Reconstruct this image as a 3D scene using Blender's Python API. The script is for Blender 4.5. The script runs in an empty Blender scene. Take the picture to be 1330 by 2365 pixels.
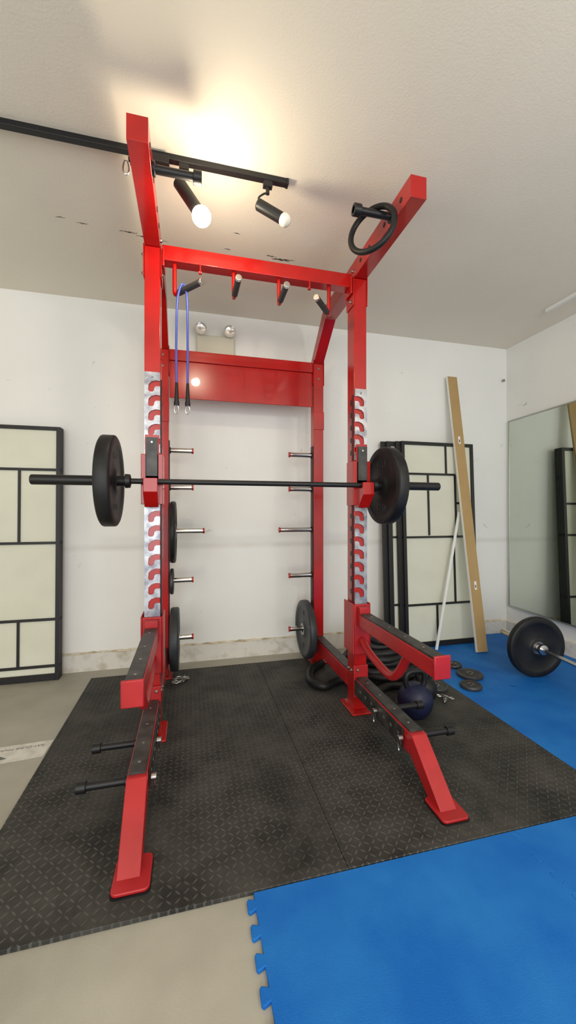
import bpy, bmesh, math, random
from mathutils import Vector, Matrix
random.seed(7)
SC=bpy.context.scene
COL=SC.collection
V=Vector

# ------------------------------------------------------------ materials
def mat(name,col,rough=.5,metal=0.,col2=None,nscale=6.,nlo=.4,nhi=.65,bump=0.,bscale=80.,emit=None,estr=0.,coat=0.,spec=.5,detail=6.):
    m=bpy.data.materials.new(name); m.use_nodes=True
    nt=m.node_tree; b=nt.nodes['Principled BSDF']
    b.inputs['Base Color'].default_value=(*col,1); b.inputs['Roughness'].default_value=rough
    b.inputs['Metallic'].default_value=metal; b.inputs['Specular IOR Level'].default_value=spec
    b.inputs['Coat Weight'].default_value=coat
    tc=nt.nodes.new('ShaderNodeNewGeometry')
    if col2 is not None:
        n=nt.nodes.new('ShaderNodeTexNoise'); n.inputs['Scale'].default_value=nscale; n.inputs['Detail'].default_value=detail
        nt.links.new(tc.outputs['Position'],n.inputs['Vector'])
        r=nt.nodes.new('ShaderNodeValToRGB')
        r.color_ramp.elements[0].position=nlo; r.color_ramp.elements[0].color=(*col,1)
        r.color_ramp.elements[1].position=nhi; r.color_ramp.elements[1].color=(*col2,1)
        nt.links.new(n.outputs['Fac'],r.inputs['Fac']); nt.links.new(r.outputs['Color'],b.inputs['Base Color'])
    if bump>0:
        n2=nt.nodes.new('ShaderNodeTexNoise'); n2.inputs['Scale'].default_value=bscale; n2.inputs['Detail'].default_value=4
        nt.links.new(tc.outputs['Position'],n2.inputs['Vector'])
        bp=nt.nodes.new('ShaderNodeBump'); bp.inputs['Strength'].default_value=bump; bp.inputs['Distance'].default_value=.003
        nt.links.new(n2.outputs['Fac'],bp.inputs['Height']); nt.links.new(bp.outputs['Normal'],b.inputs['Normal'])
    if emit:
        b.inputs['Emission Color'].default_value=(*emit,1); b.inputs['Emission Strength'].default_value=estr
    return m

RED=mat('red_powder_coat',(.43,.005,.004),.24,0,(.34,.004,.003),7,.35,.7,coat=.3,bump=.04,bscale=300)
DRED=mat('faded_red_powder_coat',(.43,.013,.017),.36,0,(.33,.008,.010),9,.35,.7,bump=.05,bscale=300)
BLK=mat('black_metal',(.008,.008,.009),.42,spec=.4)
RUB=mat('black_rubber',(.006,.006,.007),.48,0,(.013,.013,.013),9,bump=.12,bscale=150,spec=.35)
PADM=mat('scuffed_black_plastic',(.022,.021,.02),.45,0,(.07,.066,.06),14,.45,.75,bump=.1)
CHR=mat('chrome',(.62,.61,.59),.18,1)
ZINC=mat('zinc_plate',(.42,.43,.45),.40,1,(.20,.20,.23),20,.40,.66,bump=.12,bscale=90,detail=3)
STEEL=mat('dull_steel',(.40,.39,.37),.35,1)
GRIP=mat('knurled_grip',(.025,.025,.025),.6,bump=.6,bscale=500)
PAPER=mat('rice_paper',(.70,.70,.58),.85,0,(.65,.65,.53),3)
LACQ=mat('black_lacquer',(.007,.0065,.0065),.5)
BLUET=mat('blue_band_rubber',(.05,.08,.38),.35)
CURB=mat('rough_concrete_curb',(.70,.68,.62),.9,0,(.45,.40,.31),12,.50,.78,bump=.9,bscale=40)
FLOORM=mat('painted_concrete',(.44,.42,.355),.6,0,(.31,.295,.24),2.2,.35,.7,bump=.15,bscale=160)
BLUE=mat('blue_foam',(.002,.125,.49),.62,0,(.014,.185,.56),4.2,.35,.72,bump=.35,bscale=260,spec=.3,detail=9)
BEIGE=mat('beige_plastic',(.60,.58,.47),.45)
MDF=mat('fibreboard',(.43,.285,.12),.7,0,(.41,.27,.11),8)
WHT=mat('white_melamine',(.80,.80,.76),.5)
KB=mat('blue_vinyl',(.006,.009,.032),.42,0,(.012,.016,.05),8,spec=.4)
BULBON=mat('lit_bulb',(1,.9,.7),.3,emit=(1,.86,.62),estr=185)
BULBOFF=mat('frosted_bulb',(.85,.8,.68),.25)
LENS=mat('lamp_lens',(.85,.85,.85),.08,.7)
GLASS=mat('mirror_glass',(.60,.64,.57),.015,1)
ALU=mat('aluminium_trim',(.45,.45,.43),.35,1)
GREY=mat('grey_iron',(.06,.063,.066),.45,.4,(.035,.035,.035),12)
PLAT=mat('grey_rubber_plate',(.018,.022,.026),.45,0,(.035,.04,.045),7)
PAPR=mat('floor_paper',(.74,.72,.66),.7,0,(.6,.57,.5),20)
INK=mat('faded_ink',(.16,.16,.15),.8)
SPKM=mat('speckle_dark_mark',(.05,.045,.04),.8)
CEIL=mat('cream_ceiling_paint',(.83,.77,.66),.85,0,(.78,.72,.61),1.1,.35,.7,bump=.30,bscale=110)
WALL=mat('white_wall_paint',(.84,.84,.80),.7,0,(.79,.79,.75),1.2,.35,.7,bump=.12,bscale=90)
def wall_band():
    nt=WALL.node_tree; b=nt.nodes['Principled BSDF']; L=nt.links.new
    src=b.inputs['Base Color'].links[0].from_socket
    g=nt.nodes.new('ShaderNodeNewGeometry'); s=nt.nodes.new('ShaderNodeSeparateXYZ'); L(g.outputs['Position'],s.inputs[0])
    def mth(op,a,c):
        n=nt.nodes.new('ShaderNodeMath'); n.operation=op
        for i,x in enumerate((a,c)):
            if isinstance(x,(int,float)): n.inputs[i].default_value=x
            else: L(x,n.inputs[i])
        return n.outputs[0]
    d=mth('ABSOLUTE',mth('SUBTRACT',s.outputs['Z'],.925),0)
    m=mth('MAXIMUM',mth('SUBTRACT',1,mth('MULTIPLY',d,1/.035)),0)
    n=nt.nodes.new('ShaderNodeTexNoise'); n.inputs['Scale'].default_value=5; L(g.outputs['Position'],n.inputs['Vector'])
    m=mth('MULTIPLY',m,mth('MULTIPLY',n.outputs['Fac'],.5))
    mx=nt.nodes.new('ShaderNodeMix'); mx.data_type='RGBA'; L(m,mx.inputs[0]); L(src,mx.inputs[6]); mx.inputs[7].default_value=(.42,.37,.31,1)
    n2=nt.nodes.new('ShaderNodeTexNoise'); n2.inputs['Scale'].default_value=9; n2.inputs['Detail'].default_value=9; n2.inputs['Distortion'].default_value=1.2
    L(g.outputs['Position'],n2.inputs['Vector'])
    sp=mth('MINIMUM',mth('MULTIPLY',mth('MAXIMUM',mth('SUBTRACT',n2.outputs['Fac'],.70),0),9),.7)
    m2=nt.nodes.new('ShaderNodeMix'); m2.data_type='RGBA'; L(sp,m2.inputs[0]); L(mx.outputs[2],m2.inputs[6]); m2.inputs[7].default_value=(.35,.33,.30,1)
    L(m2.outputs[2],b.inputs['Base Color'])
wall_band()

def tread_mat():
    m=bpy.data.materials.new('tread_rubber'); m.use_nodes=True
    nt=m.node_tree; b=nt.nodes['Principled BSDF']; L=nt.links.new
    g=nt.nodes.new('ShaderNodeNewGeometry')
    def mth(op,a,b_=None,c=None):
        n=nt.nodes.new('ShaderNodeMath'); n.operation=op
        for i,x in enumerate((a,b_,c)):
            if x is None: continue
            if isinstance(x,(int,float)): n.inputs[i].default_value=x
            else: L(x,n.inputs[i])
        return n.outputs[0]
    s=nt.nodes.new('ShaderNodeSeparateXYZ'); L(g.outputs['Position'],s.inputs[0])
    x=mth('MULTIPLY',s.outputs['X'],1/.026); y=mth('MULTIPLY',s.outputs['Y'],1/.026)
    fx=mth('FLOOR',x); fy=mth('FLOOR',y)
    par=mth('MODULO',mth('ADD',mth('ADD',fx,fy),1000),2)
    par=mth('GREATER_THAN',par,.5)
    u=mth('SUBTRACT',mth('SUBTRACT',x,fx),.5); v=mth('SUBTRACT',mth('SUBTRACT',y,fy),.5)
    a=mth('MULTIPLY',mth('ADD',u,v),.707); c=mth('MULTIPLY',mth('SUBTRACT',u,v),.707)
    lo=mth('ADD',mth('MULTIPLY',a,par),mth('MULTIPLY',c,mth('SUBTRACT',1,par)))
    sh=mth('ADD',mth('MULTIPLY',c,par),mth('MULTIPLY',a,mth('SUBTRACT',1,par)))
    d=mth('ADD',mth('POWER',mth('ABSOLUTE',mth('DIVIDE',lo,.50)),2),mth('POWER',mth('ABSOLUTE',mth('DIVIDE',sh,.13)),2))
    mask=mth('SUBTRACT',1,d); mask=mth('MULTIPLY',mask,1.6); mask=mth('MINIMUM',mth('MAXIMUM',mask,0),1)
    n=nt.nodes.new('ShaderNodeTexNoise'); n.inputs['Scale'].default_value=4.6; n.inputs['Detail'].default_value=11; n.inputs['Roughness'].default_value=.66; n.inputs['Distortion'].default_value=.3
    L(g.outputs['Position'],n.inputs['Vector'])
    r=nt.nodes.new('ShaderNodeValToRGB')
    r.color_ramp.elements[0].position=.36; r.color_ramp.elements[0].color=(.017,.0168,.0158,1)
    r.color_ramp.elements[1].position=.68; r.color_ramp.elements[1].color=(.064,.062,.055,1)
    L(n.outputs['Fac'],r.inputs['Fac'])
    n3=nt.nodes.new('ShaderNodeTexNoise'); n3.inputs['Scale'].default_value=1.9; L(g.outputs['Position'],n3.inputs['Vector'])
    wear=mth('MINIMUM',mth('MAXIMUM',mth('MULTIPLY',mth('SUBTRACT',n3.outputs['Fac'],.30),4),.5),1)
    mx=nt.nodes.new('ShaderNodeMix'); mx.data_type='RGBA'
    L(mth('MULTIPLY',mth('MULTIPLY',mask,.50),wear),mx.inputs[0]); L(r.outputs['Color'],mx.inputs[6]); mx.inputs[7].default_value=(.14,.137,.125,1)
    L(mx.outputs[2],b.inputs['Base Color'])
    b.inputs['Roughness'].default_value=.62; b.inputs['Specular IOR Level'].default_value=.3
    bp=nt.nodes.new('ShaderNodeBump'); bp.inputs['Distance'].default_value=.0015; bp.inputs['Strength'].default_value=.5
    L(mask,bp.inputs['Height']); L(bp.outputs['Normal'],b.inputs['Normal'])
    return m
TREAD=tread_mat()

# ------------------------------------------------------------ mesh builder
class MB:
    def __init__(s): s.bm=bmesh.new()
    def _f(s,vs,mi=0):
        try:
            f=s.bm.faces.new(vs); f.material_index=mi; return f
        except ValueError: return None
    def box(s,a,b,mi=0,M=None):
        x0,y0,z0=a; x1,y1,z1=b
        P=[V((x,y,z)) for x in (x0,x1) for y in (y0,y1) for z in (z0,z1)]
        if M: P=[M@p for p in P]
        v=[s.bm.verts.new(p) for p in P]
        for q in ((0,1,3,2),(4,6,7,5),(0,4,5,1),(2,3,7,6),(0,2,6,4),(1,5,7,3)): s._f([v[i] for i in q],mi)
        return s
    def prism(s,pts,plane,a,b,mi=0,M=None):
        def mk(p,t):
            q={'YZ':(t,p[0],p[1]),'XZ':(p[0],t,p[1]),'XY':(p[0],p[1],t)}[plane]
            q=V(q); return M@q if M else q
        A=[s.bm.verts.new(mk(p,a)) for p in pts]; B=[s.bm.verts.new(mk(p,b)) for p in pts]
        s._f(A,mi); s._f(B[::-1],mi)
        n=len(pts)
        for i in range(n): s._f([A[i],A[(i+1)%n],B[(i+1)%n],B[i]],mi)
        return s
    def lathe(s,prof,o,ax,seg=40,mi=0,closed=True):
        ax=V(ax).normalized(); o=V(o)
        t=V((0,0,1)) if abs(ax.z)<.9 else V((1,0,0))
        e1=ax.cross(t).normalized(); e2=ax.cross(e1)
        rings=[]
        for (h,r) in prof:
            if r<1e-6: rings.append([s.bm.verts.new(o+ax*h)]*seg)
            else: rings.append([s.bm.verts.new(o+ax*h+(e1*math.cos(2*math.pi*k/seg)+e2*math.sin(2*math.pi*k/seg))*r) for k in range(seg)])
        n=len(prof)
        for i in range(n if closed else n-1):
            A=rings[i]; B=rings[(i+1)%n]
            m=mi[i] if isinstance(mi,(list,tuple)) else mi
            for k in range(seg):
                q=[A[k],A[(k+1)%seg],B[(k+1)%seg],B[k]]
                u=[]
                for w in q:
                    if w not in u: u.append(w)
                if len(u)>2: s._f(u,m)
        return s
    def cyl(s,p,q,r,seg=24,r2=None,mi=0):
        p=V(p);q=V(q);L=(q-p).length; r2=r if r2 is None else r2
        return s.lathe([(0,0),(0,r),(L,r2),(L,0)],p,q-p,seg,mi,False)
    def sphere(s,c,r,seg=24,sc=(1,1,1),mi=0):
        g=bmesh.ops.create_uvsphere(s.bm,u_segments=seg,v_segments=seg//2,radius=r)
        for v in g['verts']: v.co=V((v.co.x*sc[0],v.co.y*sc[1],v.co.z*sc[2]))+V(c)
        for v in g['verts']:
            for f in v.link_faces: f.material_index=mi
        return s
    def sweep(s,pts,r,seg=10,closed=False,mi=0):
        pts=[V(p) for p in pts]; n=len(pts); rings=[]; prev=None
        for i in range(n):
            a=pts[(i-1)%n] if (closed or i>0) else pts[i]; b=pts[(i+1)%n] if (closed or i<n-1) else pts[i]
            t=(b-a).normalized()
            if prev is None:
                up=V((0,0,1)) if abs(t.z)<.9 else V((1,0,0))
                prev=t.cross(up).normalized()
            prev=(prev-t*prev.dot(t)).normalized(); e2=t.cross(prev)
            rings.append([s.bm.verts.new(pts[i]+(prev*math.cos(2*math.pi*k/seg)+e2*math.sin(2*math.pi*k/seg))*r) for k in range(seg)])
        for i in range(n if closed else n-1):
            A=rings[i];B=rings[(i+1)%n]
            for k in range(seg): s._f([A[k],A[(k+1)%seg],B[(k+1)%seg],B[k]],mi)
        if not closed: s._f(rings[0],mi); s._f(rings[-1][::-1],mi)
        return s
    def obj(s,name,mats,parent=None,bevel=0.,xf=None,seg=2,**props):
        bm=s.bm
        if xf: bmesh.ops.transform(bm,matrix=xf,verts=bm.verts)
        bmesh.ops.recalc_face_normals(bm,faces=bm.faces)
        lo=V((1e9,)*3); hi=V((-1e9,)*3)
        for v in bm.verts:
            for i in range(3): lo[i]=min(lo[i],v.co[i]); hi[i]=max(hi[i],v.co[i])
        c=(lo+hi)/2; c.z=lo.z if parent is None else c.z
        for v in bm.verts: v.co-=c
        for e in bm.edges:
            if len(e.link_faces)==2: e.smooth=e.calc_face_angle(0)<math.radians(38)
        for f in bm.faces: f.smooth=True
        me=bpy.data.meshes.new(name); bm.to_mesh(me); bm.free()
        for m in (mats if isinstance(mats,(list,tuple)) else [mats]): me.materials.append(m)
        o=bpy.data.objects.new(name,me); COL.objects.link(o)
        if parent:
            o.parent=parent
            w=V((0,0,0)); p=parent
            while p: w+=p.location; p=p.parent
            o.location=c-w
        else: o.location=c
        if bevel>0:
            md=o.modifiers.new('edge_bevel','BEVEL'); md.width=bevel; md.segments=seg; md.limit_method='ANGLE'; md.angle_limit=math.radians(40)
        for k,v_ in props.items(): o[k]=v_
        return o
def empty(name,loc,**props):
    o=bpy.data.objects.new(name,None); o.empty_display_size=.1; COL.objects.link(o); o.location=loc
    for k,v_ in props.items(): o[k]=v_
    return o
def smooth_path(pts,n=6,closed=False):
    pts=[V(p) for p in pts]; out=[]; N=len(pts)
    rng=range(N) if closed else range(N-1)
    for i in rng:
        g=lambda j:(pts[j%N] if closed else pts[max(0,min(N-1,j))])
        p0,p1,p2,p3=g(i-1),g(i),g(i+1),g(i+2)
        for k in range(n):
            t=k/n
            out.append(.5*((2*p1)+(-p0+p2)*t+(2*p0-5*p1+4*p2-p3)*t*t+(-p0+3*p1-3*p2+p3)*t**3))
    if not closed: out.append(pts[-1])
    return out
def text_mesh(name,txt,size,M,m,parent,extrude=.0006,align='CENTER'):
    cu=bpy.data.curves.new(name,'FONT'); cu.body=txt; cu.size=size; cu.extrude=extrude; cu.align_x=align; cu.align_y='CENTER'
    t=bpy.data.objects.new(name+'_tmp',cu); COL.objects.link(t)
    bpy.context.view_layer.update()
    me=bpy.data.meshes.new_from_object(t.evaluated_get(bpy.context.evaluated_depsgraph_get()))
    bpy.data.objects.remove(t); bpy.data.curves.remove(cu)
    me.transform(M); me.materials.clear(); me.materials.append(m)
    c=sum((v.co for v in me.vertices),V())/max(1,len(me.vertices))
    me.transform(Matrix.Translation(-c))
    o=bpy.data.objects.new(name,me); COL.objects.link(o)
    w=V((0,0,0)); p=parent
    while p: w+=p.location; p=p.parent
    o.parent=parent; o.location=c-w
    return o

# ------------------------------------------------------------ room
CH=2.82; WX=3.05; WY=3.24
S=dict(kind='structure')
MB().box((-3.2,-3.2,-.1),(WX+.1,WY+.1,0)).obj('floor',FLOORM,**S)
MB().box((-3.2,-3.2,CH),(WX+.1,WY+.1,CH+.1)).obj('ceiling',CEIL,**S)
MB().box((-3.2,WY,0),(WX+.1,WY+.1,CH)).obj('wall_back',WALL,**S)
MB().box((WX,-3.2,0),(WX+.1,WY,CH)).obj('wall_right',WALL,**S)
MB().box((-3.2,-3.2,0),(-3.1,WY,CH)).obj('wall_left',WALL,**S)
def curb(name,horizontal):
    mb=MB(); n=120
    a0,a1=(-3.1,WX) if horizontal else (-3.2,WY-.03)
    pts=[(a0,0),(a1,0)]+[(a1+(a0-a1)*i/n,.128+random.uniform(-.004,.004)) for i in range(n+1)]
    if horizontal: mb.prism(pts,'XZ',WY-.028,WY)
    else: mb.prism(pts,'YZ',WX-.028,WX)
    mb.obj(name,CURB,**S)
curb('baseboard_back',True); curb('baseboard_right',False)
mb=MB(); P=[(-3.0+i*.03,WY-.010,.130+random.uniform(-.004,.005)) for i in range(200)]
mb.sweep(P,.0095,8)
mb.obj('trim_3',mat('old_sealant',(.66,.60,.46),.9,0,(.38,.31,.20),9,.45,.60,bump=.6,bscale=70),**S)
MB().box((2.74,-.5,CH-.03),(2.77,2.52,CH)).obj('trim_1',WHT,bevel=.003,**S)

# ------------------------------------------------------------ mats
for (x0,x1) in ((-.69,.509),(.511,1.72)):
    MB().box((x0,1.21,0),(x1,3.04,.014)).obj('rubber_floor_mat',TREAD,bevel=.002,label='black diamond-tread rubber mat under the red power rack',category='floor mat',group='black rubber mats under the rack')
def tabs(n,h):
    out=[]
    for i in range(n):
        for (s,o) in ((.32,0),(.27,.35),(.22,.8),(.30,1),(.70,1),(.78,.8),(.73,.35),(.68,0)): out.append(((i+s)/n,o*h))
    return out
def eV(x,y0,y1,sg):
    if not sg: return []
    n=max(2,round((y1-y0)/.0755)); return [(x+sg*o,y0+(y1-y0)*s) for s,o in tabs(n,.024)]
def eH(y,x0,x1,sg):
    if not sg: return []
    n=max(2,round((x1-x0)/.0755)); return [(x0+(x1-x0)*s,y+sg*o) for s,o in tabs(n,.024)]
def tile(x0,x1,y0,y1,b,r,t,l):
    P=[(x0,y0)]+eH(y0,x0,x1,b)+[(x1,y0)]+eV(x1,y0,y1,r)+[(x1,y1)]+eH(y1,x0,x1,t)[::-1]+[(x0,y1)]+eV(x0,y0,y1,l)[::-1]
    MB().prism(P,'XY',0,.012).obj('foam_floor_tile',BLUE,bevel=.0018,label='blue interlocking foam floor tile with jigsaw edges',category='floor tile',group='blue foam floor tiles')
X=[.19,1.17,2.15,WX-.03]
for i in range(3):
    for j,(y0,y1) in enumerate(((-.75,.23),(.23,1.207))):
        tile(X[i],X[i+1],y0,y1, 0 if j==0 else 1, -1 if i<2 else 0, 1 if j==0 else 0, -1)
tile(1.723,2.15,1.209,2.19,0,-1,1,0); tile(1.723,2.15,2.19,WY-.03,1,-1,0,0)
tile(2.15,X[3],1.209,2.19,0,0,1,-1); tile(2.15,X[3],2.19,WY-.03,1,0,0,-1)

fp=empty('floor_sign',(-.92,2.2,0),label='worn white paper strip with printed lettering taped to the concrete',category='sign')
MB().prism([(-1.25,2.10),(-.705,2.15),(-.70,2.29),(-1.2,2.27)],'XY',.0,.0012).obj('paper',PAPR,fp)
MB().prism([(-.93,2.150),(-.87,2.168),(-.91,2.195),(-.97,2.177)],'XY',.0013,.0018).obj('diamond_emblem',INK,fp)
text_mesh('lettering','RAY-DUNE FINALE',.026,Matrix.Translation((-.84,2.246,.0016))@Matrix.Rotation(math.pi+.06,4,'Z'),INK,fp,.0002)

# ------------------------------------------------------------ power rack
XL,XR=-.195,.98; HW=.04
YF0,YF1=2.15,2.25; YR0,YR1=2.93,3.01
MZ=.014
rack=empty('power_rack',(.39,2.3,MZ),label='tall red steel half rack with slotted rails and overhead arms',category='power rack')
def bolt(mb,p,ax,r=.011,mi=1):
    p=V(p);ax=V(ax); mb.cyl(p,p+ax*.007,r,6,mi=mi); mb.cyl(p+ax*.007,p+ax*.013,r*.5,12,mi=mi)
for sx,x in ((-1,XL),(1,XR)):
    inn=-sx
    xi=x+inn*HW
    mb=MB(); mb.box((x-HW,YF0,MZ+.01),(x+HW,YF1,2.59)); mb.box((x-.07,YF0-.05,MZ),(x+.07,YF1+.05,MZ+.01))
    mb.box((x-HW-.006,YF0-.006,2.43),(x-HW,YF1+.006,2.60)); mb.box((x+HW,YF0-.006,2.43),(x+HW+.006,YF1+.006,2.60))
    for z in (2.46,2.56):
        bolt(mb,(xi+inn*.006,YF0+.03,z),(inn,0,0)); bolt(mb,(x-inn*(HW+.006),YF0+.03,z),(-inn,0,0))
    bolt(mb,(xi,YF0+.03,.25),(inn,0,0)); bolt(mb,(xi,YF0+.07,.25),(inn,0,0))
    up=mb.obj('front_upright',[RED,STEEL],rack,bevel=.004)
    # slotted rail
    z0,z1=.62,1.93; out=x-inn*HW*.98
    f=lambda u:out+inn*u
    P=[(f(0),z0),(f(0),z1),(f(.078),z1)]
    z=1.885
    while z>z0+.06:
        P+=[(f(.078),z),(f(.056),z+.002),(f(.034),z-.006),(f(.021),z-.020),(f(.019),z-.050),(f(.025),z-.058),(f(.041),z-.058),(f(.048),z-.050),(f(.050),z-.036),(f(.058),z-.028),(f(.078),z-.028)]
        z-=.0755
    P.append((f(.078),z0))
    mb=MB(); mb.prism(P,'XZ',YF0-.010,YF0-.0005); bolt(mb,(x,YF0-.010,1.905),(0,-1,0),.006,0)
    mb.obj('slotted_rail',ZINC,up,label='zinc-plated rail with hook slots')
    P=[(YF0+.012,.62),(YF0+.012,1.90)]; z=1.87
    while z>.66:
        P+=[(YF0+.020,z),(YF0+.040,z),(YF0+.040,z-.028),(YF0+.020,z-.028)]; z-=.0755
    P+=[(YF0+.020,.62)]
    xs=sorted((xi+inn*.0005,xi+inn*.007))
    MB().prism(P,'YZ',xs[0],xs[1]).obj('rail_tooth_strip',BLK,up)
    # rear upright
    mb=MB(); mb.box((x-HW,YR0,MZ+.01),(x+HW,YR1,2.37)); mb.box((x-.07,YR0-.05,MZ),(x+.07,YR1+.02,MZ+.01))
    mb.box((x-HW-.005,YR0-.006,2.20),(x-HW,YR1,2.40)); mb.box((x+HW,YR0-.006,2.20),(x+HW+.005,YR1,2.40))
    mb.box((x-HW-.004,YR0-.005,1.85),(x+HW+.004,YR0,1.99))
    for z in (2.25,2.33): bolt(mb,(x,YR0,z),(0,-1,0),.009)
    ru=mb.obj('rear_upright',[RED,STEEL],rack,bevel=.004)
    MB().box((min(xi,xi+inn*.006),YR0+.015,.10),(max(xi,xi+inn*.006),YR1-.015,1.72)).obj('peg_mounting_strip',BLK,ru)
    # overhead bent beam
    ye=1.555 if sx<0 else 1.535
    mb=MB(); mb.prism([(ye,2.592),(ye,2.69),(2.70,2.69),(3.01,2.40),(3.01,2.372),(2.93,2.372),(2.66,2.592)],'YZ',x-.039,x+.039)
    for y in (1.62,1.78,1.95,2.06):
        mb.cyl((xi-inn*.001,y,2.64),(xi+inn*.0012,y,2.64),.012,20,mi=2)
    for y in (2.17,2.23): bolt(mb,(xi-inn*.001,y,2.64),(inn,0,0))
    bolt(mb,(x-inn*.039,1.70,2.64),(-inn,0,0),.02,2)
    mb.obj('overhead_beam',[RED,STEEL,BLK],rack,bevel=.004)
    mb=MB(); mb.cyl((xi,1.70,2.62),(xi+inn*.20,1.70,2.62),.017,24); mb.cyl((xi+inn*.165,1.70,2.62),(xi+inn*.20,1.70,2.62),.027,24)
    mb.cyl((xi,1.70,2.62),(xi+inn*.012,1.70,2.62),.028,24)
    mb.obj('overhead_peg',BLK,rack,bevel=.002)
    # base beams
    mb=MB(); mb.box((x-.036,1.56,.12),(x+.036,YF0-.001,.215)); mb.box((x-.036,YF1+.001,.12),(x+.036,YR0-.001,.215))
    mb.box((x-.045,YF0-.012,.10),(x+.045,YF0-.001,.29))
    bolt(mb,(x+inn*.022,YF0-.012,.265),(0,-1,0),.009)
    bb=mb.obj('base_beam',[DRED,STEEL],rack,bevel=.004)
    mb=MB(); mb.box((x-.031,1.555,.2155),(x+.031,YF0-.014,.223)); mb.box((x-.031,YF1+.002,.2155),(x+.031,YR0-.002,.223))
    xs=sorted((xi-inn*.003,xi+inn*.003)); mb.box((xs[0],1.60,.125),(xs[1],YF0-.014,.212))
    for y in (1.62,1.75,1.90,2.05):
        mb.cyl((x,y,.223),(x,y,.2245),.006,12,mi=1)
    for y in (1.64,1.71,1.78,1.92,1.99,2.06):
        mb.cyl((xi+inn*.003,y,.17),(xi+inn*.005,y,.17),.010,16,mi=1)
    mb.obj('wear_strip',[PADM,STEEL],bb,bevel=.001,label='scuffed black plastic wear strip')
    # front leg and foot
    fx=x+(.012 if sx<0 else .004)
    mb=MB(); mb.prism([(1.56,.216),(1.535,.216),(1.325,MZ+.012),(1.415,MZ+.012),(1.56,.13)],'YZ',x-.036,x+.038)
    r_=.018; P=[]
    for cx,cy,a0 in ((fx+.058-r_,1.418-r_,0),(fx-.058+r_,1.418-r_,90),(fx-.058+r_,1.282+r_,180),(fx+.058-r_,1.282+r_,270)):
        for k in range(5): a=math.radians(a0+k*22.5); P.append((cx+r_*math.cos(a),cy+r_*math.sin(a)))
    mb.prism(P,'XY',MZ+.005,MZ+.016)
    mb.obj('front_leg',DRED,rack,bevel=.003)
    P=[(fx+(p[0]-fx)*1.05,1.35+(p[1]-1.35)*1.05) for p in P]
    MB().prism(P,'XY',MZ,MZ+.005).obj('foot_pad',RUB,rack)
    for y in (1.60,1.85):
        o=-inn
        mb=MB(); mb.cyl((x+o*.037,y,.17),(x+o*.215,y,.17),.0145,20); mb.cyl((x+o*.185,y,.17),(x+o*.22,y,.17),.021,20); mb.cyl((x+o*.037,y,.17),(x+o*.05,y,.17),.02,20)
        mb.cyl((x-o*.044,y,.17),(x-o*.066,y,.17),.014,16,mi=1)
        mb.obj('band_peg',[BLK,STEEL],rack,bevel=.002)
    for z,lng in ((1.65,0),(1.38,0),(1.06,1),(.70,0),(.28,0)):
        tip=(.10 if lng else .02) if sx<0 else (.665 if lng else .745)
        b0=xi+inn*.007
        mb=MB(); mb.cyl((b0,2.97,z),(tip-inn*.012,2.97,z),.0185,24); mb.cyl((tip-inn*.012,2.97,z),(tip,2.97,z),.021,24,mi=1)
        mb.cyl((b0,2.97,z),(b0+inn*.006,2.97,z),.024,24,mi=2)
        mb.obj('storage_peg',[CHR,RED,BLK],rack,bevel=.0015)
    # j hook
    mb=MB()
    mb.prism([(2.137,1.225),(2.137,1.60),(2.126,1.60),(2.126,1.34),(2.060,1.337),(2.052,1.366),(2.036,1.37),(2.034,1.30),(2.10,1.225)],'YZ',x-.034,x+.034)
    for q in (-1,1):
        xs=sorted((x+q*(HW+.009),x+q*(HW+.014)))
        mb.box((xs[0],2.13,1.24),(xs[1],2.23,1.50))
    mb.box((x-HW-.014,2.126,1.24),(x+HW+.014,2.137,1.50))
    jh=mb.obj('j_hook',RED,rack,bevel=.003)
    mb=MB(); mb.box((x-.028,2.114,1.385),(x+.028,2.1255,1.585)); mb.cyl((x,2.114,1.56),(x,2.1125,1.56),.006,12,mi=1)
    mb.obj('pad',[PADM,STEEL],jh,bevel=.003,label='black plastic hook pad')
    # safety arm
    ya=1.425 if sx<0 else 1.365
    mb=MB(); mb.box((x-HW-.008,2.126,.36),(x+HW+.008,2.137,.655))
    for q in (-1,1):
        xs=sorted((x+q*(HW+.008),x+q*(HW+.016))); mb.box((xs[0],2.126,.36),(xs[1],2.27,.66))
    mb.box((x-.033,ya+.012,.53),(x+.033,2.126,.603))
    mb.box((x-.033,2.08,.60),(x+.033,2.126,.645))
    mb.box((x-.038,ya,.527),(x+.038,ya+.012,.622))
    mb.sweep(smooth_path([(x,2.126,.445),(x,2.03,.405),(x,1.86,.372),(x,1.765,.378),(x,1.69,.44),(x,1.62,.54)],6),.0215,14)
    sa=mb.obj('safety_arm',[DRED],rack,bevel=.004)
    mb=MB(); mb.box((x-.029,ya+.0135,.6035),(x+.029,2.075,.613))
    for y in (1.5,1.65,1.8,2.0): mb.cyl((x,y,.613),(x,y,.6145),.006,12,mi=1)
    mb.obj('wear_strip',[PADM,STEEL],sa,bevel=.002,label='scuffed black plastic wear strip')
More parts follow.
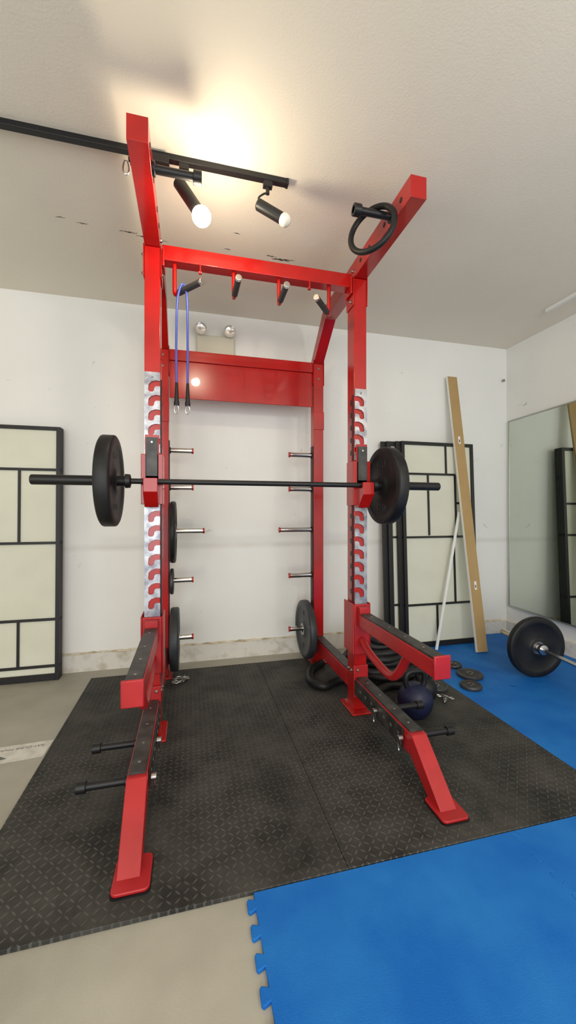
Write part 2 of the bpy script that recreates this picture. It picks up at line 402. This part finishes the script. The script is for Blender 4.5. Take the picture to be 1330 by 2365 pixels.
# crossmember
mb=MB(); mb.box((XL+HW+.008,2.165,2.54),(XR-HW-.008,2.235,2.62))
for x in (XL+HW+.014,XR-HW-.014): 
    mb.box((x-.006,2.15,2.50),(x+.006,2.25,2.60))
for x in (-.08,.234,.494,.80):
    mb.cyl((x,2.20,2.62),(x,2.20,2.635),.012,6,mi=1)
for x in (.05,.67):
    mb.box((x-.004,2.16,2.50),(x+.004,2.19,2.545)); mb.cyl((x-.009,2.175,2.503),(x+.009,2.175,2.503),.010,16)
mb.obj('pull_up_crossmember',[RED,STEEL],rack,bevel=.003)
mb=MB(); mb.box((XL+HW+.006,2.935,2.30),(XR-HW-.006,3.0,2.378)); mb.box((XL+HW+.006,2.95,2.03),(XR-HW-.006,2.958,2.30))
mb.obj('rear_header_panel',RED,rack,bevel=.003)
for (b,e) in (((-.085,2.20,2.378),(.055,2.05,2.385)),((.234,2.20,2.40),(.242,2.03,2.42)),((.494,2.20,2.40),(.500,2.03,2.42)),((.80,2.20,2.378),(.672,2.05,2.385))):
    b=V(b);e=V(e); d=(e-b).normalized()
    path=smooth_path([(b.x,b.y,2.545),(b.x,b.y,b.z+.05),tuple(V((b.x,b.y,b.z))+d*.006),tuple(b+d*.05)],6)
    pu=MB().sweep(path,.0115,12).obj('pull_up_handle',RED,rack)
    MB().cyl(b+d*.035,e-d*.012,.0165,24).obj('grip',GRIP,pu,label='black knurled grip')
    MB().cyl(e-d*.0122,e+d*.004,.0175,24).obj('grip_cap',CHR,pu,bevel=.002)

# ------------------------------------------------------------ weight plates
def plate(c,ax,R,t,label,m=RUB,hub=STEEL,txt=None,group=None,hole=.0265,name='weight_plate'):
    c=V(c);ax=V(ax).normalized()
    e=empty(name,c-V((0,0,R)),label=label,category='weight plate')
    if group: e['group']=group
    h=t/2
    k=R/.225
    side=[(h-.006 if t>.02 else h*.6,.060*k+hole*.2),(h-.010 if t>.03 else h*.55,.075*k),(h-.010 if t>.03 else h*.55,.168*k),(h-.002,.180*k),(h,.186*k),(h,.214*k),(h-.005,.2225*k),(h-.010 if t>.03 else h*.5,R)]
    inner=[(h,hole+.022*k),(h,.055*k)]
    prof=[(h,hole+.020*k)]+inner+side
    prof=prof+[(-a,r) for a,r in prof[::-1]]
    MB().lathe(prof,c,ax,64).obj('disc',m,e)
    hp=[(-h-.001,hole),(-h-.001,hole+.0195*k),(h+.001,hole+.0195*k),(h+.001,hole)]
    MB().lathe(hp,c,ax,40).obj('hub_sleeve',hub,e)
    if txt:
        s_,flip=txt
        f=ax*flip; up=V((0,0,1)); rt=up.cross(f).normalized()
        for q,ang in ((1,0),(-1,math.pi)):
            M=Matrix((( rt.x,up.x,f.x,0),(rt.y,up.y,f.y,0),(rt.z,up.z,f.z,0),(0,0,0,1)))
            off=M@Matrix.Rotation(ang,4,'Z')@Matrix.Translation((0,.125*k,h-.009))
            text_mesh('numerals',s_,.05*k,Matrix.Translation(c)@off,GREY,e,.0008)
    return e
BY,BZ=2.082,1.3545; BC=.365
plate((-.387,BY,BZ-.0015),(1,0,0),.225,.068,'thick black rubber bumper plate loaded on the racked barbell',txt=('45 LB',1),group='bumper plates on the racked barbell',hub=BLK)
plate((1.105,BY,BZ-.0015),(1,0,0),.225,.064,'thick black rubber bumper plate loaded on the racked barbell',txt=('45 LB',-1),group='bumper plates on the racked barbell',hub=BLK)
plate((-.125,2.97,1.06-.007),(1,0,0),.225,.040,'black rubber bumper plate hanging on the longer storage peg',txt=('25 LB',1))
plate((-.133,2.97,.70-.007),(1,0,0),.094,.024,'small grey iron plate hanging on a storage peg',m=GREY)
plate((-.113,2.97,.28-.007),(1,0,0),.225,.060,'black rubber bumper plate hanging on the lowest storage peg',m=PLAT,txt=('45 LB',1))
plate((.885,2.97,.28-.007),(1,0,0),.225,.055,'dark grey rubber plate with raised numerals on the lowest storage peg',m=PLAT,txt=('45',-1))

def barbell(c,ax,half,shaft_half,ms,msl,label,rs=.014,rl=.0245):
    c=V(c);ax=V(ax).normalized()
    e=empty('barbell',c-V((0,0,rl)),label=label,category='barbell')
    MB().cyl(c-ax*shaft_half,c+ax*shaft_half,rs,28).obj('shaft',ms,e)
    for q in (-1,1):
        o=c+ax*q*shaft_half; L=half-shaft_half
        MB().lathe([(0,0),(0,rs+.006),(.004,.034),(.026,.036),(.030,rl),(L-.004,rl),(L,rl-.004),(L,.010),(L-.003,.008),(L-.003,0)],o,ax*q,36,0,False).obj('sleeve',msl,e)
barbell((BC,BY,BZ),(1,0,0),1.10,.655,BLK,BLK,'black barbell resting on the hooks of the red rack')
fd=V((-.13,-.99,0)).normalized(); fpz=V((2.42,2.30,.012+.215))
barbell(fpz+fd*.735,fd,1.10,.655,CHR,CHR,'chrome barbell lying on the blue foam floor with round plates')
plate(fpz,fd,.215,.05,'black rubber bumper plate on the floor barbell standing on blue foam',group='plates on the floor barbell')
plate(fpz+fd*1.47,fd,.215,.05,'black rubber bumper plate on the floor barbell standing on blue foam',group='plates on the floor barbell')

# ring on peg
n=V((.74,.62,-.16)).normalized()
t1=n.cross(V((0,0,1))).normalized(); t2=n.cross(t1)
ring_c=V((.835,1.70,2.62+.017+.0142-.108))
pts=[ring_c+(t1*math.cos(a)+t2*math.sin(a))*.111 for a in [2*math.pi*k/56 for k in range(56)]]
MB().sweep(pts,.0138,16,True).obj('gymnastic_ring',RUB,label='thick black exercise ring hanging on the overhead peg',category='exercise ring')

# resistance band
rb=empty('resistance_band',(-.04,2.12,1.69),label='blue rubber tube band with black clip ends looped over a handle',category='resistance band')
xa,xb=-.072,-.016
pth=[(xa,2.115,1.86),(xa-.002,2.115,2.05),(xa+.002,2.125,2.28),(xa+.012,2.135,2.365),(xa+.028,2.14,2.407),(xb-.012,2.135,2.385),(xb-.002,2.125,2.30),(xb,2.115,2.05),(xb,2.115,1.86)]
MB().sweep(smooth_path(pth,8),.0062,10).obj('rubber_tube',BLUET,rb)
for x in (xa,xb):
    mb=MB(); mb.cyl((x,2.115,1.775),(x,2.115,1.875),.012,16,.007); mb.cyl((x,2.115,1.757),(x,2.115,1.775),.014,16)
    mb.obj('sheath',RUB,rb)
    pts=[(x+.011*math.sin(a),2.115+.004*math.sin(a),1.736-.023*math.cos(a)) for a in [2*math.pi*k/24 for k in range(24)]]
    MB().sweep(pts,.0026,8,True).obj('snap_clip',CHR,rb)

# track light
tl=empty('track_light',(0,1.85,2.56),label='black ceiling track with two cylindrical spot heads, one lit',category='track light')
mb=MB(); mb.box((-2.2,1.835,CH-.026),(.45,1.865,CH)); mb.box((.45,1.833,CH-.028),(.462,1.867,CH)); mb.box((-.165,1.822,CH-.058),(-.095,1.878,CH-.024))
mb.obj('rail',BLK,tl,bevel=.002)
def head(top,bulb,hookx,r,rb_,bm_):
    top=V(top);bulb=V(bulb);d=(bulb-top).normalized(); L=(bulb-top).length
    mb=MB(); mb.lathe([(0,0),(0,r*.8),(.006,r),(L-rb_*.75,r),(L-rb_*.75,r-.003),(L-rb_*.75-.02,r-.004),(L-rb_*.75-.02,0)],top,d,32,0,False)
    mid=top+d*.035
    mb.box((hookx-.022,1.838,CH-.054),(hookx+.022,1.862,CH-.025))
    mb.cyl((hookx,1.85,CH-.085),(hookx,1.85,CH-.053),.009,16)
    loop=[(hookx,1.85,CH-.08),(hookx-.02,1.85,CH-.088),(mid.x-.022,1.85,(mid.z+CH-.08)/2+.01),(mid.x-.01,1.85,mid.z+.02),tuple(mid)]
    mb.sweep(smooth_path(loop,6),.0045,8)
    h=mb.obj('spot_head',BLK,tl)
    MB().sphere(bulb,rb_,28).cyl(bulb-d*(rb_*.6+.03),bulb-d*rb_*.6,rb_*.5,20).obj('bulb',bm_,h,label='lit warm globe bulb' if bm_ is BULBON else 'unlit frosted globe bulb')
head((-.055,1.845,2.705),(.047,1.80,2.533),-.03,.028,.042,BULBON)
head((.308,1.84,2.670),(.435,1.81,2.594),.36,.026,.030,BULBOFF)

# emergency light
el=empty('emergency_light',(.19,3.2,2.45),label='beige twin-head emergency light mounted on the wall above the rack',category='emergency light')
MB().box((.045,3.175,2.45),(.345,WY,2.615)).obj('housing',BEIGE,el,bevel=.008)
for x in (.07,.31):
    mb=MB(); mb.lathe([(0,0),(0,.032),(.03,.038),(.045,.048),(.052,.048),(.052,.043),(.04,.036),(.036,0)],(x,3.19,2.655),(.15*(1 if x<.2 else -1),-1,-.15),32,[0,0,0,0,0,1,1,1],False)
    mb.cyl((x,3.21,2.61),(x,3.20,2.64),.014,16); mb.sphere((x,3.150,2.650),.012,12)
    mb.obj('lamp_head',[BEIGE,LENS],el,label='beige round lamp head with clear reflector')

# folding screens
def panel(parent,M,w,h,bars,d=.022,fr=.026):
    mb=MB()
    mb.box((0,0,0),(fr,d,h)); mb.box((w-fr,0,0),(w,d,h)); mb.box((fr,0,0.0),(w-fr,d,.045)); mb.box((fr,0,h-fr),(w-fr,d,h))
    for b in bars:
        if b[0]=='h': mb.box((b[2],.001,b[1]-.009),(b[3],d*.6,b[1]+.009))
        else: mb.box((b[1]-.008,.0015,b[2]),(b[1]+.008,d*.58,b[3]))
    mb.obj('frame',LACQ,parent,bevel=.001,xf=M)
    MB().box((fr,d*.62,.045),(w-fr,d*.78,h-fr)).obj('paper',PAPER,parent,xf=M)
def lean(x,yb,z0,h,ang,rz=0):
    return Matrix.Translation((x,yb,z0))@Matrix.Rotation(rz,4,'Z')@Matrix.Rotation(ang,4,'X')
s1=empty('folding_screen',(-1.15,3.1,0),label='black-framed folding screen with cream paper panels against the white wall',category='folding screen')
H=1.81
w=.52
B=[('h',.10,.0,w),('h',.43,0,w),('h',.975,0,w),('h',1.50,0,w),('v',.50*w,.10,.43),('v',.50*w,.975,1.50)]
for k in range(3):
    panel(s1,lean(-.915-w,3.095+.027*k,.004,H,-.020),w,H,B)
panel(s1,lean(-.915-2*w-.004,3.095,.004,H,-.020),w,H,B)
s2=empty('folding_screen',(2.1,3.1,.012),label='black-framed folding screen with asymmetric lattice leaning folded on the wall',category='folding screen')
w=.74; H=1.82
B=[('h',1.53,0,w-.20),('v',.45,1.53,1.82),('v',.26,.98,1.53),('h',.965,0,w),('v',.51,.375,.965),('h',.37,0,w),('v',.32,.0,.37),('h',1.27,.54,w),('v',.54,.965,1.53)]
for xx,yy in ((1.81,3.025),(1.768,3.0485),(1.690,3.072),(1.650,3.0955)):
    e_=1.81-xx
    panel(s2,lean(xx,yy,.013,H,-.045),w+e_,H,[(b[0],b[1],b[2]+(e_ if b[2] and b[0]=='h' else 0),b[3]+(e_ if b[0]=='h' else 0)) for b in B] if e_==0 else [('h',b[1],0,w+e_) for b in B if b[0]=='h' and b[1]!=1.27],fr=.03 if e_==0 else .042)

# board + stick
def frame_between(p,q):
    p=V(p);q=V(q);z=(q-p).normalized(); x=V((1,0,0)); x=(x-z*x.dot(z)).normalized(); y=z.cross(x)
    M=Matrix(((x.x,y.x,z.x,p.x),(x.y,y.y,z.y,p.y),(x.z,y.z,z.z,p.z),(0,0,0,1)))
    return M,(q-p).length
M,L=frame_between((2.385,2.80,.02),(2.385,3.195,2.47))
e=empty('wooden_board',(2.385,2.80,.012),label='long tan fibreboard plank with white edges leaning on the wall',category='board')
MB().box((-.050,-.0125,0),(.050,.006,L)).obj('plank',MDF,e,xf=M)
mb=MB(); mb.box((-.0535,-.0115,0),(-.0502,.009,L)); mb.box((-.0502,.0062,0),(.050,.009,L)); mb.obj('edge_band',WHT,e,xf=M)
for z in (.55,1.86):
    mb=MB(); mb.box((-.010,-.0137,z-.035),(.012,-.0127,z+.035)); mb.box((-.004,-.0140,z-.02),(.006,-.0137,z+.005),1); mb.obj('sticker',[WHT,GREY],e,xf=M)
M,L=frame_between((2.05,2.945,.014),(2.35,3.04,1.20))
MB().box((-.012,-.006,0),(.012,.006,L)).obj('white_trim_strip',WHT,bevel=.002,xf=M,label='thin white wooden strip leaning against the folding screen',category='wood strip')

# mirror
mi=empty('wall_mirror',(WX,2.3,.28),label='large wall mirror with thin metal trim above the ledge',category='mirror')
MR=Matrix.Translation((WX,WY-.03,0))@Matrix.Rotation(math.radians(-3.4),4,'Z')@Matrix.Translation((-WX,-(WY-.03),0))
MB().box((WX-.008,1.75,.285),(WX-.002,WY-.045,2.085)).obj('glass',GLASS,mi,xf=MR)
mb=MB()
mb.box((WX-.012,1.735,.272),(WX,WY-.03,.284)); mb.box((WX-.012,1.735,2.086),(WX,WY-.03,2.098)); mb.box((WX-.012,WY-.044,.284),(WX,WY-.03,2.086)); mb.box((WX-.012,1.735,.284),(WX,1.749,2.086))
mb.obj('trim',ALU,mi,xf=MR)
mb=MB(); mb.prism([(WX,WY-.06),(WX,1.80),(WX-.080,1.80)],'XY',.35,2.02); mb.obj('backing',WHT,mi)
MB().cyl((3.0,WY-.02,2.50),(3.0,WY,2.50),.010,12).cyl((3.0,WY-.024,2.50),(3.0,WY-.02,2.50),.014,12).obj('wall_hook',STEEL,label='small metal fixing on the white wall near the corner',category='hook')

# rope
pts=[(.98,2.84,.04),(.86,2.74,.04),(.80,2.56,.04),(.86,2.46,.04),(.98,2.52,.04),(1.08,2.5,.04),(1.04,2.36,.04),(1.16,2.31,.04)]
for k in range(52,52+106):
    a=k*2*math.pi/14; lay=(k-52)/14
    rr=.31-.028*lay+random.uniform(-.022,.022)
    pts.append((1.36+rr*math.cos(a)*1.02,2.62+rr*math.sin(a)*.9,.042+.034*lay+random.uniform(0,.014)))
MB().sweep(smooth_path(pts,4),.027,12).obj('battle_rope',RUB,label='thick black battle rope coiled in a pile on the mat',category='rope')
def kettlebell(c,r,m,label):
    c=V(c); e=empty('kettlebell',c-V((0,0,r*.93)),label=label,category='kettlebell')
    prof=[(-.93*r,0),(-.93*r,.45*r),(-.85*r,.58*r),(-.6*r,.82*r),(-.3*r,.96*r),(0,r),(.3*r,.96*r),(.6*r,.8*r),(.82*r,.55*r),(.95*r,.3*r),(.97*r,0)]
    MB().lathe(prof,c,(0,0,1),36,0,False).obj('ball',m,e)
    hp=[(-.50*r,0,.70*r),(-.60*r,0,1.1*r),(-.52*r,0,1.5*r),(-.25*r,0,1.62*r),(.25*r,0,1.62*r),(.52*r,0,1.5*r),(.60*r,0,1.1*r),(.50*r,0,.70*r)]
    MB().sweep([c+p for p in smooth_path(hp,5)],.15*r,12).obj('handle',BLK,e)
kettlebell((1.265,2.02,MZ+.0945),.1015,KB,'dark blue vinyl kettlebell standing beside the rack base')
kettlebell((1.42,2.17,MZ+.075),.08,BLK,'small black kettlebell standing behind a blue one')
for (x,y,r,z) in ((1.60,2.30,.075,.0265),(1.96,2.42,.09,.0245),(1.84,2.26,.07,.0245),(1.96,2.60,.06,.0245)):
    plate((x,y,z),(0,0,1),r,.024,'small round grey iron plate lying flat on the floor',m=GREY,group='small iron plates on the floor',hole=.014)
def chain(path,label,r=.011,w=.0028):
    mb=MB(); P=smooth_path(path,4)
    for i in range(0,len(P)-1):
        a=P[i];b=P[i+1];t=(b-a).normalized(); s=V((0,0,1)) if abs(t.z)<.8 else V((1,0,0))
        nn=t.cross(s).normalized(); u=nn if i%2 else t.cross(nn); c=(a+b)/2
        mb.sweep([c+t*r*1.5*math.cos(q)+u*r*.8*math.sin(q) for q in [2*math.pi*k/14 for k in range(14)]],w,6,True)
    mb.obj('chain',STEEL,label=label,category='chain')
chain([(-.11,2.84,.03),(-.06,2.86,.03),(-.05,2.80,.03),(-.12,2.78,.035),(-.09,2.82,.045),(-.02,2.83,.03),(-.04,2.88,.03)],'small steel chain heaped on the mat by the rear upright')
chain([(1.52,2.10,.03),(1.56,2.16,.03),(1.50,2.20,.03),(1.60,2.12,.03)],'small steel chain heaped on the mat by kettlebells')
def carab(c,dx,label):
    c=V(c); pts=[c+V((dx*.011*math.sin(a)*(1+.3*math.cos(a)),-.9*.011*math.sin(a)*(1-abs(dx)),-.03*math.cos(a))) for a in [2*math.pi*k/24 for k in range(24)]]
    MB().sweep(pts,.0032,8,True).obj('carabiner',CHR,label=label,category='carabiner')
carab((XL-.062,1.70,2.605),1,'steel snap clip hanging from the overhead beam bolt')
for y in (1.60,1.85):
    carab((XL+.058,y,.142),.2,'steel snap clip hanging from a base beam pin'); carab((XR-.058,y,.142),.2,'steel snap clip hanging from a base beam pin')
def scuff(pts_,name='trim_2'):
    mb=MB()
    for (x,y,l,w_) in pts_:
        n=9; up=[];dn=[]
        for i in range(n+1):
            t=i/n; xx=x+l*t; yy=y+random.uniform(-.003,.003); hw=w_*random.uniform(.15,1)*math.sin(math.pi*min(max(t,.08),.92))
            up.append((xx,yy+hw)); dn.append((xx,yy-hw))
        mb.prism(dn+up[::-1],'XY',CH-.0008,CH)
    mb.obj(name,SPKM,kind='structure')
scuff([(-.72,2.38,.05,.003),(-.62,2.40,.06,.005),(-.40,2.41,.10,.007),(-.31,2.43,.11,.007),(-.18,2.44,.05,.004),(.46,2.42,.07,.007),(.50,2.44,.12,.010),(.56,2.43,.09,.006),(.20,2.42,.04,.005),(.24,2.27,.04,.004)])

# ------------------------------------------------------------ lights
def area(name,loc,rot,sx,sy,en,col):
    l=bpy.data.lights.new(name,'AREA'); l.shape='RECTANGLE'; l.size=sx; l.size_y=sy; l.energy=en; l.color=col
    o=bpy.data.objects.new(name,l); COL.objects.link(o); o.location=loc; o.rotation_euler=rot; return o
area('doorway_daylight',(-.4,-3.0,1.4),(math.radians(92),0,0),4.5,2.4,112,(.96,.985,1))
def globe(name,loc,en,col,r=.08):  # bare point light, used for the added ceiling fill
    l=bpy.data.lights.new(name,'POINT'); l.energy=en; l.color=col; l.shadow_soft_size=r
    o=bpy.data.objects.new(name,l); COL.objects.link(o); o.location=loc
globe('ceiling_fill',(-.9,-.7,2.3),20,(1,.91,.78)); globe('ceiling_fill',(1.5,-.5,2.2),38,(1,.92,.80))  # unseen fill lights, added behind the camera to brighten the ceiling
wd=bpy.data.worlds.new('World'); SC.world=wd; wd.use_nodes=True
wd.node_tree.nodes['Background'].inputs[0].default_value=(.98,.99,1,1); wd.node_tree.nodes['Background'].inputs[1].default_value=1.0

# ------------------------------------------------------------ camera
cam=bpy.data.cameras.new('camera'); co=bpy.data.objects.new('camera',cam); COL.objects.link(co)
cam.sensor_fit='VERTICAL'; cam.sensor_height=36; cam.lens=900/2365*36; cam.clip_start=.02
co.location=(0,0,1.2); co.rotation_euler=(math.radians(90),0,math.radians(-14))
SC.camera=co
SC.view_settings.view_transform='Standard'
SC.view_settings.look='None'
